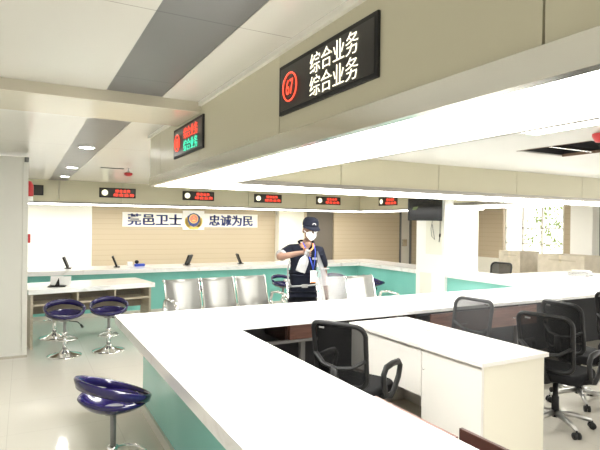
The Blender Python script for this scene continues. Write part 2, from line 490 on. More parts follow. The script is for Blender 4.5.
# white pier in front of the right wall and the grey pipe beside it
struct(MB().box(11.0, 6.92, 0, 11.49, 7.44, C_OUT).build('wall_pier', 'white_wall'))
tag(MB().tube([(11.05, 6.76, 0), (11.05, 6.76, C_OUT)], .035, 12).build('drain_pipe', 'grey_metal'), 'grey vertical pipe beside the white pier at the right edge', 'pipe')

# clad pillar at the left edge, with its corner strip
p = struct(MB().box(-3.0, 7.16, 0, -.015, 7.5, 2.455).build('wall_left', 'pillar'))
b = MB().box(-.015, 7.15, 0, .045, 7.5, 2.455, .004)
struct(b.build('trim_6', 'pillar'))
struct(MB().box(-3.0, 7.14, 0, .05, 7.16, .03).build('baseboard_left', 'steel'))

# column with the two access panels
CX0, CY0 = 6.62, 6.87
colm = struct(MB().box(CX0, CY0, 0, 7.45, 7.62, C_OUT).build('wall_column', 'white_wall'))
b = MB()
for z0, z1, y0, y1 in ((1.15, 1.78, 6.93, 7.35), (.33, .80, 7.20, 7.50)):
    b.box(CX0 - .010, y0, z0, CX0, y1, z1, .003)
b.build('access_panel', 'cream', colm)

# ------------------------------------------------------------------ front counter (L-shaped)
HC, TS = .83, .075
ct = thing('reception_counter', 'long white marble topped L-shaped counter with teal glass front in the foreground', 'counter')
b = MB()
poly = [(.735, -1.0), (1.53, -1.0), (1.53, 3.95), (9.6, 3.95), (9.6, 4.9), (.735, 4.9)]
b.prism(poly, .032, Matrix.Translation((0, 0, HC - .032)))
b.box(.735, -1, HC - TS, .765, 4.9, HC - .031); b.box(.765, 4.87, HC - TS, 9.6, 4.9, HC - .031)
b.build('worktop', 'marble', ct)
b = MB().box(.95, -1, .08, .975, 4.70, HC - .034); b.box(.975, 4.675, .08, 9.5, 4.70, HC - .034)
b.build('glass_front', 'teal', ct)
b = MB().box(.93, -1, 0, .98, 4.72, .08); b.box(.98, 4.67, 0, 9.5, 4.72, .08)
b.build('skirting', 'skirt', ct)
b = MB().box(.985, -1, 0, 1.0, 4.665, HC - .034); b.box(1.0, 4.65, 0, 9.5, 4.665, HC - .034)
b.build('back_panel', 'hatch', ct)  # near-black colour paints in the shadow under the counter
for x in (2.29, 3.45, 5.25): MB().box(x, 4.22, 0, x + .045, 4.27, HC - .032).build('leg', 'grey_metal', ct)
for y in (4.63, 2.6): MB().tube([(.95, y, .68), (.93, y, .68)], .018, 10).build('glass_fixing', 'chrome', ct)

# drawers hung under the cross arm
def drawer_unit(x0, x1, name, label, open_x=None):
    t = thing(name, label, 'drawer unit', (0, 0, 0))
    b = MB().box(x0, 4.17, .60, x0 + .018, 4.62, HC - .034); b.box(x1 - .018, 4.17, .60, x1, 4.62, HC - .034)
    b.box(x0, 4.17, .60, x1, 4.62, .615)
    b.build('carcass', 'dark_brown', t)
    return t
t = drawer_unit(2.10, 2.42, 'under_counter_drawer', 'small brown wooden drawer under the cross counter beside the nearest chair')
MB().box(2.12, 4.12, .63, 2.40, 4.17, HC - .034, .003).build('drawer_front', 'brown', t)
MB().box(1.55, 4.13, .60, 2.42, 4.17, .625).build('support_rail', 'grey_metal', t)
t = drawer_unit(3.62, 5.22, 'under_counter_drawer', 'wide brown wooden drawer pulled open under the counter behind the mesh chairs')
d = MB().box(3.62, 3.93, .57, 5.22, 3.95, HC - .034 - .015, .003).box(3.64, 3.95, .57, 3.66, 4.3, .68).box(5.18, 3.95, .57, 5.20, 4.3, .68).box(3.64, 3.95, .57, 5.2, 4.3, .58).box(4.4, 3.95, .58, 4.42, 4.3, .68).build('drawer_front', 'brown', t)
for x in (4.05, 4.86): MB().tube([(x - .05, 3.93, .665), (x - .05, 3.91, .66), (x + .05, 3.91, .66), (x + .05, 3.93, .665)], .006, 8).build('handle', 'chrome', d)
# keyboard tray and open drawer under the near arm
t = thing('keyboard_tray', 'thin reddish wooden tray sliding out from under the left counter', 'tray')
MB().box(1.15, 1.80, .655, 1.838, 2.45, .673, .003).build('tray_board', 'brown', t)
for y in (1.82, 2.41): MB().box(1.1, y, .673, 1.5, y + .02, HC - .034).build('rail', 'grey_metal', t)
t = thing('pulled_out_drawer', 'dark brown open drawer at the bottom edge by the white cabinet', 'drawer')
MB().box(1.2, 1.2, .56, 1.80, 1.74, .575).box(1.2, 1.2, .575, 1.80, 1.215, .66).box(1.2, 1.71, .575, 1.80, 1.725, .66).build('tray', 'brown', t)
MB().box(1.80, 1.16, .55, 1.82, 1.76, .735, .003).build('drawer_front', 'dark_brown', t)

# ------------------------------------------------------------------ back counter (right run and back run)
ct = thing('back_counter', 'long white marble topped counter with teal front along the back and right', 'counter')
b = MB()
poly = [(-1.2, 9.55), (6.63, 9.55), (6.63, 7.63), (7.45, 7.63), (7.45, 10.45), (-1.2, 10.45)]
b.prism(poly, TS, Matrix.Translation((0, 0, HC - TS)))
b.prism([(6.63, 4.905), (7.45, 4.905), (7.45, 6.86), (6.63, 6.86)], TS, Matrix.Translation((0, 0, HC - TS)))
b.build('worktop', 'marble', ct)
b = MB().box(-1.2, 9.70, .06, 6.70, 9.72, HC - TS); b.box(6.68, 7.63, .06, 6.70, 9.70, HC - TS); b.box(6.68, 4.91, .06, 6.70, 6.86, HC - TS)
b.build('glass_front', 'teal', ct)
b = MB().box(-1.2, 9.68, 0, 6.70, 9.74, .06); b.box(6.66, 7.63, 0, 6.72, 9.68, .06); b.box(6.66, 4.91, 0, 6.72, 6.86, .06)
b.build('skirting', 'skirt', ct)

# work desk beyond the far corner with paper trays
t = thing('work_desk', 'white work desk behind the right end of the counter carrying papers', 'desk', (0, 0, 0))
MB().box(7.48, 4.92, .79, 9.4, 6.35, .83, .004).build('desktop', 'white_lam', t)
for x, y in ((7.56, 5.0), (9.3, 5.0), (7.56, 6.25), (9.3, 6.25)): MB().box(x - .025, y - .025, 0, x + .025, y + .025, .79).build('leg', 'grey_metal', t)
t = thing('document_tray', 'white letter tray with fanned papers at the right edge on the counter', 'document tray', (8.62, 5.62, .83), R(20))
MB().box(-.2, -.15, 0, .2, .15, .012).box(-.2, -.15, .012, -.19, .15, .06).box(.19, -.15, .012, .2, .15, .06).build('tray', 'grey_metal', t)
b = MB()
for k in range(7): b.box(-.21, -.15, .012 + k * .012, .20, .14, .014 + k * .012, mtx=Matrix.Rotation(R(-12 + k * 5), 4, 'Z') @ Matrix.Rotation(R(-3 + k * .8), 4, 'Y'))
b.build('paper_stack', 'paper', t)

# ------------------------------------------------------------------ white cabinet in the work area
t = thing('storage_cabinet', 'long low white cabinet between the mesh office chairs', 'cabinet', (0, 0, 0))
MB().box(2.63, 2.38, .755, 3.30, 3.93, .785, .003).build('cabinet_top', 'white_lam', t)
MB().box(2.68, 2.405, 0, 3.28, 2.425, .755).build('end_panel', 'cream_lam', t)
d = MB().box(2.66, 2.405, .05, 2.678, 2.985, .755, .002).build('door', 'white_lam', t)
MB().tube([(2.66, 2.96, .60), (2.652, 2.96, .60)], .006, 8).build('lock', 'chrome', d)
MB().box(2.66, 2.992, .385, 2.678, 3.93, .755, .002).build('modesty_panel', 'white_lam', t)
MB().box(2.68, 2.43, .04, 3.26, 2.98, .755).box(2.80, 3.0, .385, 3.26, 3.9, .755).box(3.26, 3.0, 0, 3.28, 3.92, .755).box(2.68, 3.9, 0, 3.28, 3.92, .755).build('carcass', 'white_lam', t)
MB().box(2.70, 2.43, 0, 3.25, 2.98, .04).build('plinth', 'grey_metal', t)
tag(MB().box(3.02, 3.32, .785, 3.05, 3.335, .789, .001).build('paper_clip', 'grey_metal'), 'tiny grey clip lying on the white cabinet top', 'clip')

# ------------------------------------------------------------------ LED window signs
def led_sign(label, origin, right, w, h, ring_mat, rows, num=None, dark='screen', group=None, ring_fill=False, bold=-.0014):
    """rows: [(text, material, cx, cz, height, width)] in the sign's own plane, centred"""
    t = thing('led_sign', label, 'sign', origin, 0, group)
    m = basis(right, (0, 0, 1), (0, 0, 0))
    b = MB()
    fr = .018
    b.box(-w / 2, -h / 2, 0, w / 2, h / 2, .012, .002, m)
    b.build('bezel', 'black', t)
    MB().box(-w / 2 + fr, -h / 2 + fr, .012, w / 2 - fr, h / 2 - fr, .0135, 0, m).build('screen', dark, t)
    rc = -w / 2 + w * .15
    pts = [m @ Vector((rc + w * .086 * math.cos(2 * PI * k / 28), w * .082 * math.sin(2 * PI * k / 28), .016)) for k in range(28)]
    if ring_fill:
        b = MB().prism([(rc + h * .30 * math.cos(2 * PI * k / 24), h * .30 * math.sin(2 * PI * k / 24)) for k in range(24)], .003, m @ Matrix.Translation((0, 0, .0135)))
        b.build('number_disc', ring_mat, t)
    else:
        MB().tube(pts,   .0036, 6, True).build('number_ring', ring_mat, t)
    if num: text_mesh(num, h * .42, m @ Matrix.Translation((rc, 0, .016)), ring_mat, 'number', t, bold=0, width=w * .088)
    for tx, mm, cx, cz, hh, ww in rows:
        text_mesh(tx, hh, m @ Matrix.Translation((cx, cz, .016)), mm, 'lettering', t, bold=bold, width=ww)
    return t
ZY = '综合业务'
SW, SH, SZ = .762, .228, 2.294
led_sign('large black LED window sign reading 67 on the near bulkhead', (BX0, 1.795, SZ), (0, -1, 0), SW, SH, 'led_red',
         [(ZY, 'led_white', .095, .046, .093, .35), (ZY, 'led_white', .095, -.047, .093, .35)], '67')
led_sign('black LED window sign with a red row above a green row on the near bulkhead', (BX0, 3.722, SZ), (0, -1, 0), SW, SH, 'led_red',
         [(ZY, 'led_red', .095, .046, .093, .35), (ZY, 'led_green', .095, -.047, .093, .35)], '66')
far_rows = lambda w: [(ZY, 'led_red', w * .14, .042, .075, w * .42), (ZY, 'led_red', w * .17, -.042, .075, w * .58)]
for k, (cx, lab) in enumerate(((-.03, 'red LED sign on the far bulkhead partly hidden by the left pillar'),
                   (1.755, 'red LED sign on the far bulkhead above the left end of the white banner'),
                   (3.52, 'red LED sign on the far bulkhead above the police emblem'),
                   (5.27, 'red LED sign on the far bulkhead just right of the banner'),
                   (7.0, 'red LED sign on the far bulkhead above the person in the cap'))):
    led_sign(lab, (cx, FY, 2.285), (1, 0, 0), .74, .205, 'led_yellow', far_rows(.74) if k else [(ZY, 'led_red', -.08, .042, .075, .2)], None, group='red signs on the far bulkhead', ring_fill=True, bold=.0005)
led_sign('red LED sign on the right bulkhead beside the hanging television', (FX, 10.28, 2.262), (0, -1, 0), .74, .205, 'led_yellow', far_rows(.74), None, group='red signs on the far bulkhead', ring_fill=True, bold=.0005)

# ------------------------------------------------------------------ banner with the emblem
BXC, BZC = 3.84, 1.735
bn = thing('wall_banner', 'white wall banner with blue Chinese characters either side of a police emblem', 'banner', (BXC, WALL_Y, BZC))
MB().box(-1.76, -.02, -.175, 1.76, 0, .175).build('board', 'banner', bn)
fm = basis((1, 0, 0), (0, 0, 1), (0, -.022, 0))
text_mesh('莞邑卫士', .30, fm @ Matrix.Translation((-.985, 0, 0)), 'navy_ink', 'lettering', bn, bold=.004, width=1.31, heavy=.008)
text_mesh('忠诚为民', .30, fm @ Matrix.Translation((1.0, -.0, 0)), 'navy_ink', 'lettering', bn, bold=.004, width=1.22, heavy=.008)
MB().box(-.30, -.03, -.245, .26, -.02, .24).build('emblem_board', 'banner', bn)
em = basis((1, 0, 0), (0, 0, 1), (-.02, -.032, -.01))
b = MB()
for sg in (-1, 1):                                    # wheat ears curving up both sides
    for k in range(9):
        a = R(-95 + sg * (8 + 14 * k)) if sg > 0 else R(-85 + sg * (8 + 14 * k))
        cx, cy = .185 * math.cos(a), .165 * math.sin(a) - .02
        b.prism([(cx + .052 * math.cos(q), cy + .038 * math.sin(q)) for q in [2 * PI * i / 8 for i in range(8)]], .004, em)
b.prism([(-.12, -.215), (.12, -.215), (.09, -.15), (-.09, -.15)], .005, em)
b.build('wheat_wreath', 'gold', bn)
sh = [(0, .195), (.09, .165), (.165, .10), (.155, -.02), (.10, -.12), (0, -.165), (-.10, -.12), (-.155, -.02), (-.165, .10), (-.09, .165)]
b = MB().prism(sh, .008, em); b.build('shield', 'emblem_blue', bn)
b = MB().prism([(.118 * math.cos(2 * PI * i / 24), .118 * math.sin(2 * PI * i / 24) + .045) for i in range(24)], .011, em); b.build('emblem_rim', 'gold', bn)
b = MB().prism([(.098 * math.cos(2 * PI * i / 24), .098 * math.sin(2 * PI * i / 24) + .045) for i in range(24)], .014, em); b.build('emblem_disc', 'emblem_red', bn)
b = MB()
star = lambda cx, cy, r: [(cx + (r if i % 2 == 0 else r * .4) * math.sin(PI * i / 5), cy + (r if i % 2 == 0 else r * .4) * math.cos(PI * i / 5)) for i in range(10)]
b.prism(star(0, .09, .026), .016, em)
for cx, cy in ((-.05, .06), (-.028, .045), (.028, .045), (.05, .06)): b.prism(star(cx, cy, .011), .016, em)
b.prism([(-.05, -.01), (.05, -.01), (.04, .012), (.018, .014), (.012, .026), (-.012, .026), (-.018, .014), (-.04, .012)], .016, em)
b.build('star_and_gate', 'gold', bn)

# ------------------------------------------------------------------ ceiling fittings
for k, (x, y, lab) in enumerate(((.61, 6.19, 'nearest of the three round downlights in the grey ceiling strip'),
                                 (.645, 8.63, 'middle of the three round downlights in the grey ceiling strip'),
                                 (.665, 10.45, 'farthest of the three round downlights in the grey ceiling strip'))):
    t = thing('downlight', lab, 'downlight', (x, y, C_OUT + .004), 0, 'downlights in the grey strip')
    MB().lathe([(.092, 0), (.092, -.008), (.078, -.010), (.078, 0)], seg=28, cap=False).build('ring', 'white_wall', t)
    MB().lathe([(.078, -.004), (.001, -.006)], seg=28).build('lens', 'down', t)
t = thing('smoke_alarm', 'red round alarm hanging from the ceiling near the far signs', 'alarm', (1.42, 8.3, C_OUT))
MB().tube([(0, 0, 0), (0, 0, -.06)], .012, 8).build('stem', 'white_wall', t)
MB().lathe([(.03, -.06), (.065, -.07), (.06, -.10), (.02, -.12)], seg=18).build('housing', 'red', t)
tag(MB().box(1.02, 8.32, C_OUT - .012, 1.36, 8.36, C_OUT, .002).build('air_diffuser', 'grey_metal'), 'thin grey slot vent in the white ceiling beside the alarm', 'vent')
t = thing('fire_alarm_lamp', 'red alarm lamp with white base high on the left pillar edge', 'alarm', (.05, 7.3, 2.09))
MB().lathe([(.03, -.11), (.055, -.10), (.055, .03), (.03, .08), (.005, .085)], seg=18).build('lamp_dome', 'red', t)
MB().lathe([(.05, -.17), (.05, -.11)], seg=18).build('base', 'white_wall', t)
tag(MB().box(.046, 7.2, 1.40, .075, 7.34, 1.51, .006).build('call_point', 'red'), 'small red call point on the side of the left pillar', 'fire call point')
tag(MB().tube([(.0, 7.12, 2.42), (.05, 7.12, 2.42)], .03, 12).build('pillar_cap_fitting', 'frame_dark'), 'small dark fitting at the top corner of the left pillar', 'fitting')
for x, y, lab in ((2.6, 7.0, 'added unseen fill light in the hall ceiling over the left waiting bench'), (5.2, 7.0, 'added unseen fill light in the hall ceiling over the right waiting bench'),
                  (2.6, 9.2, 'added unseen fill light in the hall ceiling over the left part of the back counter'), (5.2, 9.2, 'added unseen fill light in the hall ceiling over the corner of the back counter'),
                  (9.4, 8.3, 'added unseen fill light in the ceiling by the window and cardboard boxes')):
    t = thing('fill_panel_light', lab, 'ceiling light', (x, y, C_OUT), 0, 'added hall fill lights')  # added lamps, hidden behind the bulkheads, to brighten the hall
    MB().box(-.30, -.30, -.008, .30, .30, 0).build('frame', 'white_wall', t)
    MB().box(-.285, -.285, -.011, .285, .285, -.008).build('diffuser', 'led', t)
# open hatch in the inner ceiling
h = thing('ceiling_hatch', 'dark open hatch with missing ceiling tiles at upper right', 'hatch', (0, 0, C_IN))
b = MB().box(HX0 - .02, HY0 - .02, .30, HX1 + .02, HY1 + .02, .32); b.box(HX0 - .02, HY0 - .02, .014, HX0, HY1 + .02, .30); b.box(HX1, HY0 - .02, .014, HX1 + .02, HY1 + .02, .30)
b.box(HX0, HY0 - .02, .014, HX1, HY0, .30); b.box(HX0, HY1, .014, HX1, HY1 + .02, .30)
b.build('void', 'hatch', h)
MB().box(HX0, 2.98, .0, HX1, 3.005, .03).build('cross_bar', 'steel', h)
MB().box(HX1 - .02, HY0, -.006, HX1, HY1, .02).build('edge_channel', 'rust', h)
MB().box(HX0, HY0, -.004, HX0 + .006, HY1, .01).build('edge_channel', 'rust', h)
pts = [(4.45 + .12 * a, 2.82 - .10 * a, C_IN + .10 - .20 * math.sin(a)) for a in [PI * i / 14 for i in range(15)]]
tag(MB().tube(pts, .006, 6).build('ceiling_cable', 'black'), 'black cable loop hanging out of the dark ceiling hatch', 'cable')
t = thing('ceiling_light', 'flat white ceiling panel light beside the bulkhead at upper right', 'ceiling light', (0, 0, C_IN))
MB().box(3.18, 1.35, -.012, 3.44, 2.62, 0, .002).build('diffuser', 'led_edge', t)
tag(MB().lathe([(.0, -.07), (.05, -.06), (.07, -.02), (.07, 0)], c=(3.86, 2.36, C_IN), seg=18, cap=False).build('fire_detector', 'red'), 'red alarm dome on the ceiling at the right edge', 'alarm')

# ------------------------------------------------------------------ television on the column
ang = math.atan2(6.86 - 7.06, 6.48 - 5.98)
tv = thing('television', 'black flat television hung from the white column', 'television', (6.255, 6.97, 1.955), ang)
MB().box(-.31, 0, -.195, .31, .045, .195, .006).build('tv_case', 'black', tv)
MB().box(-.297, -.002, -.18, .297, 0, .182).build('screen', 'black_gloss', tv)
MB().prism([(-.24, -.01), (-.16, .0), (-.14, .05), (-.23, .04)], .001, basis((1, 0, 0), (0, 0, 1), (0, -.003, 0))).build('sticker', 'tv_badge', tv)
MB().tube([(.05, .04, 0), (.15, .14, 0), (.30, .26, .0)], .018, 8).build('wall_arm', 'black', tv)
pts = [(CX0 - .025, 7.16, 1.77), (CX0 - .025, 7.20, 1.62), (CX0 - .025, 7.18, 1.48), (CX0 - .025, 7.10, 1.42), (CX0 - .025, 7.13, 1.55), (CX0 - .025, 7.17, 1.70)]
tag(MB().tube(pts, .005, 6).build('power_cable', 'grey_metal'), 'thin looped grey cable hanging below the television on the column', 'cable')
tag(MB().tube([(CX0 - .02, 6.97, 1.77), (CX0 - .02, 6.97, 1.52), (CX0 - .02, 6.99, 1.38)], .006, 6).tube([(CX0 - .02, 6.97, 1.53), (CX0 - .02, 6.975, 1.47)], .014, 8).build('power_cable', 'black'), 'straight black cable with plug hanging below the television on the column', 'cable')

# ------------------------------------------------------------------ writing table at left
tbl = thing('writing_table', 'marble topped writing table with open tan shelves beside the left pillar', 'table', (.06, 7.50, 0), R(8))
MB().box(0, 0, .715, 1.68, .86, .78, .004).build('tabletop', 'marble', tbl)
MB().box(.03, .03, 0, .06, .40, .715).build('side_panel', 'tan_wood', tbl)
MB().box(1.60, .03, 0, 1.63, .40, .715).build('side_panel', 'tan_wood', tbl)
MB().box(.06, .035, .555, 1.60, .38, .58).build('shelf', 'tan_wood', tbl)
for x in (.60, 1.10): MB().box(x, .035, .58, x + .022, .38, .715).build('divider', 'tan_wood', tbl)
MB().box(.06, .38, .40, 1.60, .40, .715).build('back_panel', 'tan_dark', tbl)
t = thing('desk_card_reader', 'small white and black stand with leaflets on the marble writing table', 'stand', (.42, 7.78, .78), R(-10))
MB().box(-.12, -.08, 0, .10, .08, .012, .003).build('base', 'black', t)
MB().box(-.10, -.02, 0, .06, .0, .13, mtx=Matrix.Translation((0, .02, .012)) @ Matrix.Rotation(R(-28), 4, 'X')).build('leaflet', 'paper', t)
MB().box(.02, -.02, 0, .16, .0, .12, mtx=Matrix.Translation((0, .03, .012)) @ Matrix.Rotation(R(-15), 4, 'X')).build('leaflet', 'paper', t)
MB().prism([(0, 0), (.06, 0), (.045, .11)], .02, basis((1, 0, 0), (0, .35, .93), (-.03, -.06, .012))).build('holder', 'black', t)

# ------------------------------------------------------------------ bar stools
def make_stool(label):
    t = thing('bar_stool', label, 'stool', (0, 0, 0), 0, 'purple bar stools')
    bm = MB(); seg = 36; rows = 9
    def surf(off):
        out = []
        for j in range(rows):
            v = j / (rows - 1)
            ring = []
            for k in range(seg):
                u = 2 * PI * k / seg
                rim = .522 - .018 * math.cos(u)
                z = .455 + (rim - .455) * v ** 2.3 + off
                rx = (.205 - off * .8) * v ** .62; ry = (.225 - off * .8) * v ** .62
                ring.append(bm.bm.verts.new((rx * math.cos(u), ry * math.sin(u), z)))
            out.append(ring)
        return out
    A, B = surf(0), surf(.014)
    fs = []
    for S_, flip in ((A, 1), (B, 0)):
        for p, q in zip(S_, S_[1:]):
            for k in range(seg):
                if p is S_[0]: pass
                fs.append(bm.bm.faces.new([p[k], p[(k + 1) % seg], q[(k + 1) % seg], q[k]]))
    for k in range(seg): fs.append(bm.bm.faces.new([A[-1][k], A[-1][(k + 1) % seg], B[-1][(k + 1) % seg], B[-1][k]]))
    bmesh.ops.remove_doubles(bm.bm, verts=bm.bm.verts[:], dist=.0006)
    for f in bm.bm.faces: f.smooth = True
    s = bm.build('seat', 'purple', t)
    # the raised hoop behind the seat
    bm = MB()
    rings = []
    for k in range(44):
        u = 2 * PI * k / 44
        z = .578 - .070 * math.cos(u)
        hh = .023 + .011 * (1 - math.cos(u)) / 2
        prof = [(-.010, -hh), (.008, -hh + .003), (.020, hh - .010), (.010, hh), (-.004, hh - .005)]
        rings.append([bm.bm.verts.new(((.205 + a) * math.cos(u), (.222 + a) * math.sin(u), z + h)) for a, h in prof])
    for k in range(44):
        P, Q = rings[k], rings[(k + 1) % 44]
        for i in range(5):
            f = bm.bm.faces.new([P[i], P[(i + 1) % 5], Q[(i + 1) % 5], Q[i]]); f.smooth = True
    bm.build('backrest', 'purple', t)
    MB().lathe([(.20, 0), (.20, .008), (.17, .018), (.10, .035), (.05, .06), (.032, .085)], seg=32).build('base', 'chrome', t)
    MB().lathe([(.03, .08), (.03, .27), (.033, .275), (.033, .295), (.02, .30)], seg=18).build('outer_pole', 'chrome', t)
    MB().lathe([(.018, .20), (.018, .45)], seg=16).lathe([(.06, .435), (.08, .455), (.06, .47)], seg=16).build('gas_piston', 'grey_metal', t)
    MB().tube([(.02, .0, .25), (.06, -.10, .235), (.14, -.12, .225), (.19, -.06, .225), (.19, .06, .225), (.14, .12, .225), (.06, .10, .235), (.02, 0, .25)], .010, 8).build('footrest', 'chrome', t)
    lv = MB().tube([(.03, .02, .44), (.10, .13, .425), (.12, .16, .395)], .006, 8).build('lever', 'black', t)
    MB().tube([(.12, .16, .395), (.135, .185, .355)], [.012, .016], 8).build('lever_grip', 'black', lv)
    return t
st0 = make_stool('dark purple bar stool closest to the viewer beside the teal counter front')
st0.location = (.528, 3.54, 0); st0.rotation_euler = (0, 0, R(18))
dup(st0, (.46, 7.02, 0), R(-83), 'left of the two purple bar stools in front of the writing table')
dup(st0, (.985, 7.06, 0), R(-97), 'right of the two purple bar stools in front of the writing table')
dup(st0, (.40, 8.18, 0), R(95), 'bar stool behind the writing table showing only its chrome base')
dup(st0, (2.66, 8.85, 0), R(200), 'purple bar stool at the back counter behind the leftmost metal bench seats')
dup(st0, (4.42, 8.9, 0), R(-85), 'purple bar stool at the back counter just left of the person')
dup(st0, (5.55, 8.75, 0), R(-95), 'purple bar stool at the back counter just right of the person')
dup(st0, (6.20, 8.4, 0), R(-15), 'purple bar stool with chrome foot loop by the corner of the back counter')

st0.location = (.497, 3.335, 0)                       # this one is pumped up higher than the others
for c in st0.children:
    if c.name.split('.')[0] in ('seat', 'backrest', 'gas_piston', 'lever'): c.location.z = .065

# ------------------------------------------------------------------ waiting benches
def make_bench(label, loc, rz):
    t = thing('waiting_bench', label, 'bench', loc, rz, 'metal waiting benches')
    for i in range(3):
        x0, x1 = i * .56 + .02, i * .56 + .54
        prof = [(-.04, .425), (.0, .405), (.10, .40), (.38, .385), (.44, .40), (.49, .47), (.585, .80), (.60, .845), (.63, .855), (.66, .835)]
        bm = MB()
        for off in (0, 1):
            pass
        L = []
        for k, (y, z) in enumerate(prof):
            L.append((bm.bm.verts.new((x0, -.0 + y, z)), bm.bm.verts.new((x1, y, z)), bm.bm.verts.new((x1, y + .012, z - .012)), bm.bm.verts.new((x0, y + .012, z - .012))))
        for a, c in zip(L, L[1:]):
            for i2 in range(4):
                f = bm.bm.faces.new([a[i2], a[(i2 + 1) % 4], c[(i2 + 1) % 4], c[i2]]); f.smooth = i2 in (0, 2)
        bm.bm.faces.new(L[0]); bm.bm.faces.new(list(reversed(L[-1])))
        s = bm.build('seat_shell', 'bench_metal', t)
        MB().tube([(x0, y, z) for y, z in prof], .011, 8).build('seat_edge', 'chrome', s)
        MB().tube([(x1, y, z) for y, z in prof], .011, 8).build('seat_edge', 'chrome', s)
    MB().box(0, .20, .32, 1.68, .27, .385, .006).build('beam', 'grey_metal', t)
    for x in (.28, 1.40):
        MB().tube([(x, -.04, .02), (x, .10, .10), (x, .235, .32)], .02, 8).tube([(x, .56, .02), (x, .38, .10), (x, .235, .32)], .02, 8).build('leg', 'chrome', t)
    for x in (-.02, 1.70):
        MB().tube([(x, .30, .36), (x, .02, .42), (x, -.02, .52), (x, .04, .61), (x, .26, .625), (x, .42, .60), (x, .47, .48), (x, .38, .38), (x, .30, .36)], .018, 8, flat=1.6).build('armrest', 'chrome', t)
    return t
b1 = make_bench('left three-seat shiny metal waiting bench facing the front counter', (1.80, 6.72, 0), R(6))
dup(b1, (3.42, 6.15, 0), R(4), 'right three-seat shiny metal waiting bench behind the person')

# ------------------------------------------------------------------ office chairs
def make_chair(label):
    """faces +x; origin on the floor under the gas lift"""
    t = thing('office_chair', label, 'chair', (0, 0, 0), 0, 'black mesh office chairs')
    W2, Z0, Z1 = .235, .50, .97
    def bp(y, z):          # the back's curved surface
        k = (z - Z0) / (Z1 - Z0)
        return Vector((-.20 - .07 * k - .03 * math.sin(PI * k) * -1 * 0.6 - .035 * (y / W2) ** 2 * -1, y, z))
    out = rrect(2 * W2 - .03, Z1 - Z0 - .02, .07, 6)
    fr = [bp(y * (1 - .04 * (zc < 0)), (Z0 + Z1) / 2 + zc) for y, zc in out]
    MB().tube(fr, .018, 10, True).build('backrest_frame', 'black', t)
    bm = MB(); n = 9; grid = []
    for j in range(n):
        z = Z0 + .015 + (Z1 - Z0 - .03) * j / (n - 1)
        inset = .05 * max(0, (abs(j - (n - 1) / 2) - (n - 1) / 2 + 1))
        grid.append([bm.bm.verts.new(bp((W2 - .018 - inset) * (-1 + 2 * i / 8), z)) for i in range(9)])
    for j in range(n - 1):
        for i in range(8):
            f = bm.bm.faces.new([grid[j][i], grid[j][i + 1], grid[j + 1][i + 1], grid[j + 1][i]]); f.smooth = True
    bm.build('backrest_mesh', 'net', t, fix=False)
    MB().tube([bp(W2 - .02, .72) + Vector((-.01, 0, 0)), bp(.12, .655) + Vector((-.035, 0, 0)), bp(0, .64) + Vector((-.045, 0, 0)), bp(-.12, .655) + Vector((-.035, 0, 0)), bp(-W2 + .02, .72) + Vector((-.01, 0, 0))], .014, 8, flat=1.6).build('lumbar_bar', 'black', t)
    MB().box(-.006, -.022, -.002, .006, .022, .002, 0, Matrix.Translation(bp(.12, .925) + Vector((-.014, 0, 0))) @ Matrix.Rotation(R(90), 4, 'Y')).build('maker_tag', 'grey_metal', t)
    MB().tube([(-.06, 0, .405), (-.20, 0, .42), (-.265, 0, .50), (-.275, 0, .65)], [.03, .03, .028, .02], 8, flat=1.5).build('back_stem', 'black', t)
    MB().prism(rrect(.47, .49, .10, 6), .075, Matrix.Translation((.03, 0, .415))).build('seat', 'black_fabric', t)
    sc = t.children[-1]
    bv = sc.modifiers.new('round', 'BEVEL'); bv.width = .025; bv.segments = 3; bv.limit_method = 'ANGLE'
    for s in (-1, 1):
        y = s * .285
        MB().tube([(-.05, s * .20, .41), (-.02, y, .44), (-.05, y, .52), (-.06, y, .60), (-.02, y, .645), (.08, y, .655), (.18, y, .65), (.215, y, .615), (.19, y, .54), (.12, y, .46), (.06, y, .42), (.05, s * .20, .41)], .02, 8, flat=1.25).build('armrest', 'black', t)
    MB().lathe([(.09, .385), (.09, .412)], seg=14).lathe([(.03, .08), (.03, .25), (.022, .255), (.022, .39)], seg=14).build('gas_lift', 'black', t)
    for k in range(5):
        a = 2 * PI * k / 5 + .35
        ca, sa = math.cos(a), math.sin(a)
        lg = MB().tube([(.03 * ca, .03 * sa, .115), (.17 * ca, .17 * sa, .10), (.28 * ca, .28 * sa, .07)], [.026, .021, .015], 8).build('base_leg', 'grey_chrome', t)
        cx, cy = .285 * ca, .285 * sa
        tt = Vector((-sa, ca, 0))
        c0 = Vector((cx, cy, .028))
        MB().tube([c0 - tt * .026, c0 - tt * .006], .028, 14).tube([c0 + tt * .006, c0 + tt * .026], .028, 14).tube([c0, c0 + Vector((0, 0, .04))], .008, 8).build('caster', 'black', lg)
    return t
MT['grey_chrome'] = mat('satin_base_metal', (.52, .51, .48), .3, .9)
ch = make_chair('black mesh office chair nearest the viewer, between left counter and white cabinet')
ch.location = (2.215, 3.245, 0); ch.rotation_euler = (0, 0, R(26))
dup(ch, (3.64, 3.60, 0), R(183), 'black mesh office chair behind the white cabinet in front of the open drawer')
dup(ch, (3.97, 2.80, 0), R(12), 'black mesh office chair at the right end of the white cabinet')
dup(ch, (4.72, 3.09, 0), R(-8), 'black mesh office chair with see-through back, second row at right')
dup(ch, (5.85, 3.27, 0), R(2), 'black mesh office chair cut by the right edge of the photo')
dup(ch, (7.98, 6.95, 0), R(186), 'black mesh office chair far right in front of the cardboard boxes')

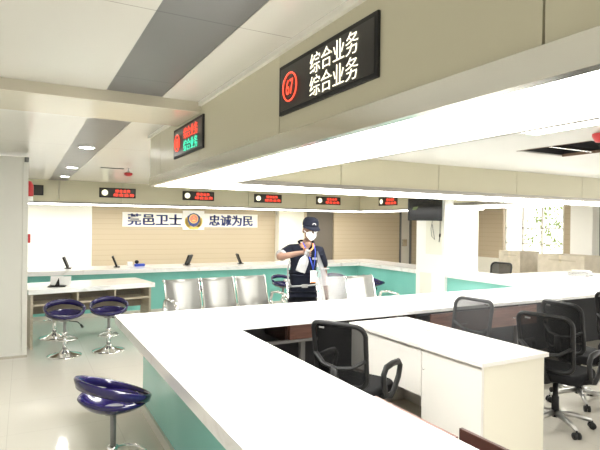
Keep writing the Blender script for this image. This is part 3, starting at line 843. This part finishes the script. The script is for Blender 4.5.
# slim black displays leaning on the back counter
for k, (x, y, rz, lab) in enumerate(((.70, 10.05, 260, 'slim black tilted display on the back counter in front of the white wall'),
                             (1.53, 10.05, 260, 'slim black tilted display on the back counter left of the blue dispenser'),
                             (2.86, 10.05, 50, 'slim black tilted display on the back counter under the emblem'),
                             (3.99, 10.05, 260, 'slim black tilted display on the back counter under the end of the banner'))):
    t = thing('tilted_display', lab, 'display', (x, y, HC), R(rz), 'slim displays on the back counter')
    MB().box(-.10, -.016, 0, .10, .016, .20, .004, Matrix.Translation((0, 0, .02)) @ Matrix.Rotation(R(22), 4, 'X')).build('screen_case', 'black', t)
    MB().box(-.07, -.05, 0, .07, .06, .012, .003).box(-.02, -.02, .01, .02, .01, .05).build('foot', 'black', t)
t = thing('tape_dispenser', 'blue and black desk dispenser with white slip on the back counter', 'dispenser', (1.93, 10.1, HC))
MB().box(-.07, -.03, 0, .12, .03, .05, .01).build('body', 'blue', t)
MB().tube([(-.03, -.025, .085), (-.03, .025, .085)], .035, 16).build('roll', 'black', t)
MB().box(-.20, -.04, 0, -.11, .04, .09, .004).build('slip_holder', 'paper', t)

# ------------------------------------------------------------------ cardboard boxes
def carton(label, x0, y0, x1, y1, z0, z1):
    t = thing('cardboard_box', label, 'box', ((x0 + x1) / 2, (y0 + y1) / 2, z0), 0, 'cardboard boxes by the window')
    hx, hy, h = (x1 - x0) / 2, (y1 - y0) / 2, z1 - z0
    MB().box(-hx, -hy, 0, hx, hy, h, .004).build('carton', 'carton', t)
    MB().box(-hx - .002, -.03, h * .72, hx + .002, .03, h + .002).build('tape_strip', 'tape', t)
    MB().box(-hx - .002, -hy * .65, h * .78, -hx, hy * .5, h * .84).build('printed_band', 'tan_wood', t)
    return t
carton('cardboard box on the floor, left lower one under the window', 10.70, 8.55, 11.42, 9.18, 0, .53)
carton('cardboard box stacked on top at left below the window', 10.69, 8.53, 11.41, 9.17, .534, 1.06)
carton('cardboard box on the floor, right lower one beside the white pier', 10.0, 6.46, 10.7, 7.54, 0, .52)
carton('cardboard box stacked on top at right beside the white pier', 9.99, 6.44, 10.69, 7.52, .524, 1.08)

# a tree outside the window
t = thing('garden_tree', 'sunlit leafy tree outside the bright window', 'tree', (14.2, 9.6, 0))
MB().tube([(0, 0, 0), (.05, .05, 1.2), (0, 0, 2.0)], [.12, .09, .05], 8).build('trunk', 'trunk', t)
b = MB()
for k in range(420):
    a, e, rd = random.uniform(0, 2 * PI), random.uniform(-1, 1), random.uniform(.5, 1.1)
    c = Vector((rd * math.cos(a) * .8, rd * math.sin(a) * 1.3, 1.75 + e * .75))
    m = Matrix.Translation(c) @ Euler((random.uniform(0, 3), random.uniform(0, 3), random.uniform(0, 3))).to_matrix().to_4x4()
    b.quad([m @ Vector(p) for p in ((-.09, 0, 0), (0, -.035, .01), (.09, 0, 0), (0, .035, .01))])
b.build('foliage', 'leaf', t, fix=False)

# ------------------------------------------------------------------ the person
P = thing('person', 'person in dark cap, white mask and navy polo spraying from a white bottle', 'person', (2.90, 5.32, 0), R(-20))
V, E_, RD = [], [], []
def jn(co, r, prev=None):
    V.append(Vector(co)); RD.append(r)
    if prev is not None: E_.append((prev, len(V) - 1))
    return len(V) - 1
pel = jn((0, 0, .93), (.11, .08))
sp = jn((0, -.01, 1.08), (.135, .10), pel)
chs = jn((.01, -.005, 1.26), (.155, .105), sp)
ub = jn((.02, 0, 1.37), (.12, .085), chs)
nk = jn((.04, -.005, 1.45), .052, ub)
nk2 = jn((.055, -.02, 1.50), .05, nk)
# right arm (holds the bottle)
rs = jn((-.155, .0, 1.365), .062, ub)
ru = jn((-.235, -.09, 1.33), .050, rs)
re = jn((-.315, -.20, 1.295), .042, ru)
rf = jn((-.20, -.275, 1.325), .038, re)
rw = jn((-.085, -.345, 1.355), .027, rf)
rh = jn((-.035, -.375, 1.362), (.034, .024), rw)
# left arm hanging
ls = jn((.195, .0, 1.35), .062, ub)
lu = jn((.235, .0, 1.23), .050, ls)
le = jn((.255, -.005, 1.09), .041, lu)
lf = jn((.265, -.04, .97), .036, le)
lw = jn((.272, -.075, .86), .026, lf)
lh = jn((.275, -.095, .79), (.036, .022), lw)
for s in (-1, 1):
    hp = jn((s * .085, 0, .84), .075, pel)
    th = jn((s * .10, -.01, .66), .07, hp)
    kn = jn((s * .105, -.015, .48), .058, th)
    cf = jn((s * .105, .01, .34), .055, kn)
    an = jn((s * .105, .02, .09), .038, cf)
    ft = jn((s * .115, -.10, .045), .036, an)
body_me = grown('body', [tuple(v) for v in V], E_, RD, 2, pel)
parts = [(body_me, 'skin')]
# fingers: right hand wrapped round the spray head, left hand relaxed
def finger(base, tip_dirs, r):
    vs = [Vector(base)]
    for d in tip_dirs: vs.append(vs[-1] + Vector(d))
    return grown('finger', [tuple(v) for v in vs], [(i, i + 1) for i in range(len(vs) - 1)], [r * (1 - .12 * i) for i in range(len(vs))], 1, 0)
for k in range(4):
    z = 1.385 - k * .019
    L = (.030, .033, .031, .025)[k]
    parts.append((finger((-.025, -.385, z), [(.030, -.012, 0), (.018, -L, -.003), (-.024, -.020, -.002)], .0095), 'skin'))
parts.append((finger((-.055, -.372, 1.385), [(.012, -.03, .022), (.022, -.025, .004), (.016, -.015, -.008)], .011), 'skin'))
for k in range(4):
    y = -.122 + k * .018
    L = (.030, .034, .032, .026)[k]
    parts.append((finger((.277, y, .765), [(.004, -.003, -L), (-.004, -.006, -L * .8), (-.010, -.008, -L * .6)], .0088), 'skin'))
parts.append((finger((.268, -.125, .80), [(-.012, -.022, -.018), (-.003, -.014, -.026)], .0105), 'skin'))
# head
HD = Matrix.Translation((.075, -.04, 1.595)) @ Euler((R(10), R(3), R(12))).to_matrix().to_4x4()
def hb(c, rx, ry, rz, m):
    me = ballmesh((0, 0, 0), rx, ry, rz); me.transform(HD @ Matrix.Translation(Vector(c))); return (me, m)
parts += [hb((0, .015, .03), .078, .095, .098, 'skin'), hb((0, -.02, -.045), .062, .066, .07, 'skin'), hb((0, -.088, -.005), .013, .022, .026, 'skin'),
          hb((-.078, .015, .0), .012, .024, .034, 'skin'), hb((.078, .015, .0), .012, .024, .034, 'skin'),
          hb((0, -.078, -.055), .026, .010, .010, 'skin'),
          hb((-.030, -.074, .027), .013, .008, .006, 'eye'), hb((.030, -.074, .027), .013, .008, .006, 'eye'),
          hb((-.030, -.074, .046), .020, .008, .005, 'hair'), hb((.030, -.074, .046), .020, .008, .005, 'hair')]
body = join_meshes('body', parts, P)
hair = join_meshes('hair', [hb((0, .03, .035), .083, .092, .085, 'hair')], P)
# cap
bm = MB()
prof = [(1.0, .0), (1.02, .03), (.96, .062), (.80, .088), (.5, .104), (.02, .110)]
bm.lathe([(r * .098, z) for r, z in prof], seg=28, sx=.95, sy=1.12, cap=False)
cap = bm.build('cap', 'navy', P)
cap.data.transform(HD @ Matrix.Translation((0, .012, .058)))
bm = MB(); top = []; bot = []
for i in range(15):
    a = PI + PI * i / 14
    top.append((bm.bm.verts.new((.092 * math.cos(a), -.0 + .105 * math.sin(a), .012)), bm.bm.verts.new((.10 * math.cos(a), -.01 + .185 * math.sin(a) * (1 if True else 0), -.012 - .006 * math.sin(a) ** 2))))
for p, q in zip(top, top[1:]): bm.bm.faces.new([p[0], q[0], q[1], p[1]])
brim = bm.build('cap_brim', 'navy', cap)
brim.data.transform(HD @ Matrix.Translation((0, .012, .055)))
brim.modifiers.new('thick', 'SOLIDIFY').thickness = .005
lg = text_mesh('⌒', .05, HD @ Matrix.Translation((0, .012, .055)) @ basis((1, 0, 0), (0, .35, .93), (0, -.113, .045)), 'hose', 'cap_badge', cap, bold=.002, width=.045)
# mask
bm = MB()
bm.ball((0, 0, 0), .062, .052, .062, 20)
for v in bm.bm.verts:
    if v.co.y < 0: v.co.x *= 1 - .18 * abs(v.co.y) / .052; v.co.y *= 1.25
    if v.co.z < -.01: v.co.x *= 1 + (v.co.z + .01) * 8
mk = bm.build('face_mask', 'mask', P); mk.data.transform(HD @ Matrix.Translation((0, -.052, -.042)))
MB().tube([HD @ Vector(p) for p in ((-.05, -.06, -.02), (-.078, -.02, .0), (-.082, .015, .01))], .003, 6).build('ear_loop', 'mask', mk)
MB().tube([HD @ Vector(p) for p in ((.05, -.06, -.02), (.078, -.02, .0), (.082, .015, .01))], .003, 6).build('ear_loop', 'mask', mk)
# polo shirt with short sleeves: a slightly larger skin over the same joints
def shell(name, names, m, levels=2):
    pass
sv = [(0, -.0, .90), (0, -.005, .98), (0, -.01, 1.08), (.01, -.005, 1.26), (.02, 0, 1.375), (.037, -.003, 1.425),
      (-.155, 0, 1.37), (-.235, -.09, 1.335), (-.27, -.135, 1.318), (.195, 0, 1.355), (.237, 0, 1.23), (.25, 0, 1.15)]
se = [(0, 1), (1, 2), (2, 3), (3, 4), (4, 5), (4, 6), (6, 7), (7, 8), (4, 9), (9, 10), (10, 11)]
sr = [(.165, .125), (.162, .122), (.158, .12), (.175, .125), (.138, .10), .068, .074, .066, .064, .074, .066, .066]
me = grown('polo_shirt', sv, se, sr, 2, 1)
sh = join_meshes('polo_shirt', [(me, 'navy')], P)
# collar, piping and sleeve bands
b = MB().tube([(-.045, -.052, 1.452), (-.062, -.01, 1.468), (-.03, .05, 1.478), (.04, .058, 1.48), (.105, .03, 1.474), (.125, -.02, 1.462), (.10, -.062, 1.440)], .014, 8, flat=.5)
b.build('collar', 'navy', sh)
b = MB().tube([(-.028, -.070, 1.455), (-.012, -.108, 1.405), (.02, -.128, 1.36)], .008, 8)
b.build('collar_piping', 'orange', sh)
b = MB().tube([(.108, -.072, 1.45), (.10, -.112, 1.40), (.04, -.130, 1.34)], .010, 8)
b.build('collar_piping', 'orange', sh)
MB().ball((.04, -.098, 1.435), .035, .02, .042, 12).build('open_neck', 'skin', sh)
b = MB().tube([(-.265, -.128, 1.32), (-.275, -.142, 1.315)], .068, 14)
b.build('sleeve_band', 'hose', sh)
b = MB().tube([(.25, 0, 1.155), (.251, -.001, 1.14)], .067, 14)
b.build('sleeve_band', 'hose', sh)
# trousers and shoes
tv_, te_, tr_ = [], [], []
def tj(co, r, p=None):
    tv_.append(co); tr_.append(r)
    if p is not None: te_.append((p, len(tv_) - 1))
    return len(tv_) - 1
w0 = tj((0, 0, .95), (.15, .115)); hp0 = tj((0, 0, .86), (.155, .12), w0)
for s in (-1, 1):
    a = tj((s * .10, 0, .80), .105, hp0); a = tj((s * .105, -.01, .62), .092, a); a = tj((s * .108, -.01, .46), .078, a); a = tj((s * .108, .01, .26), .072, a); a = tj((s * .108, .02, .06), .068, a)
join_meshes('trousers', [(grown('trousers', tv_, te_, tr_, 2, 0), 'trouser')], P)
for s in (-1, 1):
    b = MB().ball((s * .115, -.06, .045), .048, .135, .045, 16)
    for v in b.bm.verts: v.co.z = max(v.co.z, .0)
    b.build('shoe', 'black', P)
# strap, lanyard, badge
ell = [(.0 + .182 * math.cos(a), -.005 + .142 * math.sin(a), .955 - .012 * math.sin(a) + .012 * math.cos(a)) for a in [2 * PI * k / 28 for k in range(28)]]
stp = MB().tube(ell, .010, 8, True, flat=.6).build('waist_strap', 'hose', P)
MB().box(-.035, -.165, .945, .035, -.145, .985, .004).build('buckle', 'grey_metal', stp)
MB().tube([(-.15, -.10, .955), (-.185, -.09, 1.02), (-.19, -.09, 1.15), (-.17, -.12, 1.25)], .010, 8).build('hose', 'hose', stp)
ln = MB().tube([(-.015, -.075, 1.46), (.03, -.135, 1.36), (.075, -.145, 1.24), (.10, -.135, 1.15)], .008, 8, flat=.5).tube([(.115, -.07, 1.455), (.125, -.125, 1.36), (.115, -.145, 1.24), (.10, -.135, 1.15)], .008, 8, flat=.5).build('lanyard', 'blue', P)
bd = MB().box(.065, -.152, 1.00, .135, -.146, 1.14, .002).build('name_badge', 'paper', ln)
MB().box(.07, -.154, 1.0, .13, -.1515, 1.015).build('badge_edge', 'orange', bd)
MB().box(.09, -.128, 1.265, .145, -.118, 1.29, .002, Matrix()).build('chest_emblem', 'hose', sh)

# ------------------------------------------------------------------ spray bottle in the hand
sb = thing('spray_bottle', 'white spray bottle held in the right hand of the person', 'bottle', (2.90, 5.32, 0), R(-20))
BM = Matrix.Translation((-.012, -.405, 1.375)) @ Euler((R(-4), R(20), 0)).to_matrix().to_4x4()
b = MB().lathe([(.058, -.27), (.062, -.262), (.062, -.15), (.056, -.11), (.030, -.07), (.020, -.055), (.020, -.03)], seg=22, sx=1.0, sy=.8)
o = b.build('bottle_body', 'bottle', sb); o.data.transform(BM @ Matrix.Scale(.88, 4))
b = MB().lathe([(.024, -.045), (.024, -.015)], seg=16); b.box(-.022, -.03, -.018, .022, .035, .022, .008); b.box(-.012, -.075, .0, .012, -.03, .018, .004)
o = b.build('spray_head', 'bottle', sb); o.data.transform(BM)
b = MB().tube([(0, -.04, .0), (0, -.055, -.03), (0, -.045, -.055)], .007, 8)
o = b.build('trigger', 'frame_dark', sb); o.data.transform(BM)
b = MB().box(-.035, -.052, -.22, .035, -.049, -.15, .002)
o = b.build('bottle_label', 'hose', sb); o.data.transform(BM)

# ------------------------------------------------------------------ sprayed mist
nozzle = Vector((2.86, 4.92, 1.38))
def mist_cone(p0, p1, r0_, r1_, dens, name, label):
    b = MB().tube([p0 + (p1 - p0) * k / 6 for k in range(7)], [r0_ + (r1_ - r0_) * k / 6 for k in range(7)], 16)
    o = b.build(name, vol(name, dens))
    return tag(o, label, 'mist', kind='stuff')
mist_cone(nozzle, Vector((2.90, 4.84, 1.0)), .008, .08, 8.0, 'spray_mist', 'cone of white mist spraying down from the bottle nozzle')
b = MB().ball((0, 0, 0), .20, .16, .24, 20)
tag(b.build('spray_mist', vol('mist_puff', 7.0, (.20, .16, .24)), loc=(3.14, 4.98, .95)), 'soft puff of white mist around the lowered left hand', 'mist', kind='stuff')
b = MB().ball((0, 0, 0), 1.0, .65, .55, 24)
tag(b.build('drifting_mist', vol('mist_veil', .16, (1.0, .65, .55)), loc=(3.55, 3.15, .95)), 'faint mist veil hanging over the mesh chairs behind the cabinet', 'mist', kind='stuff')
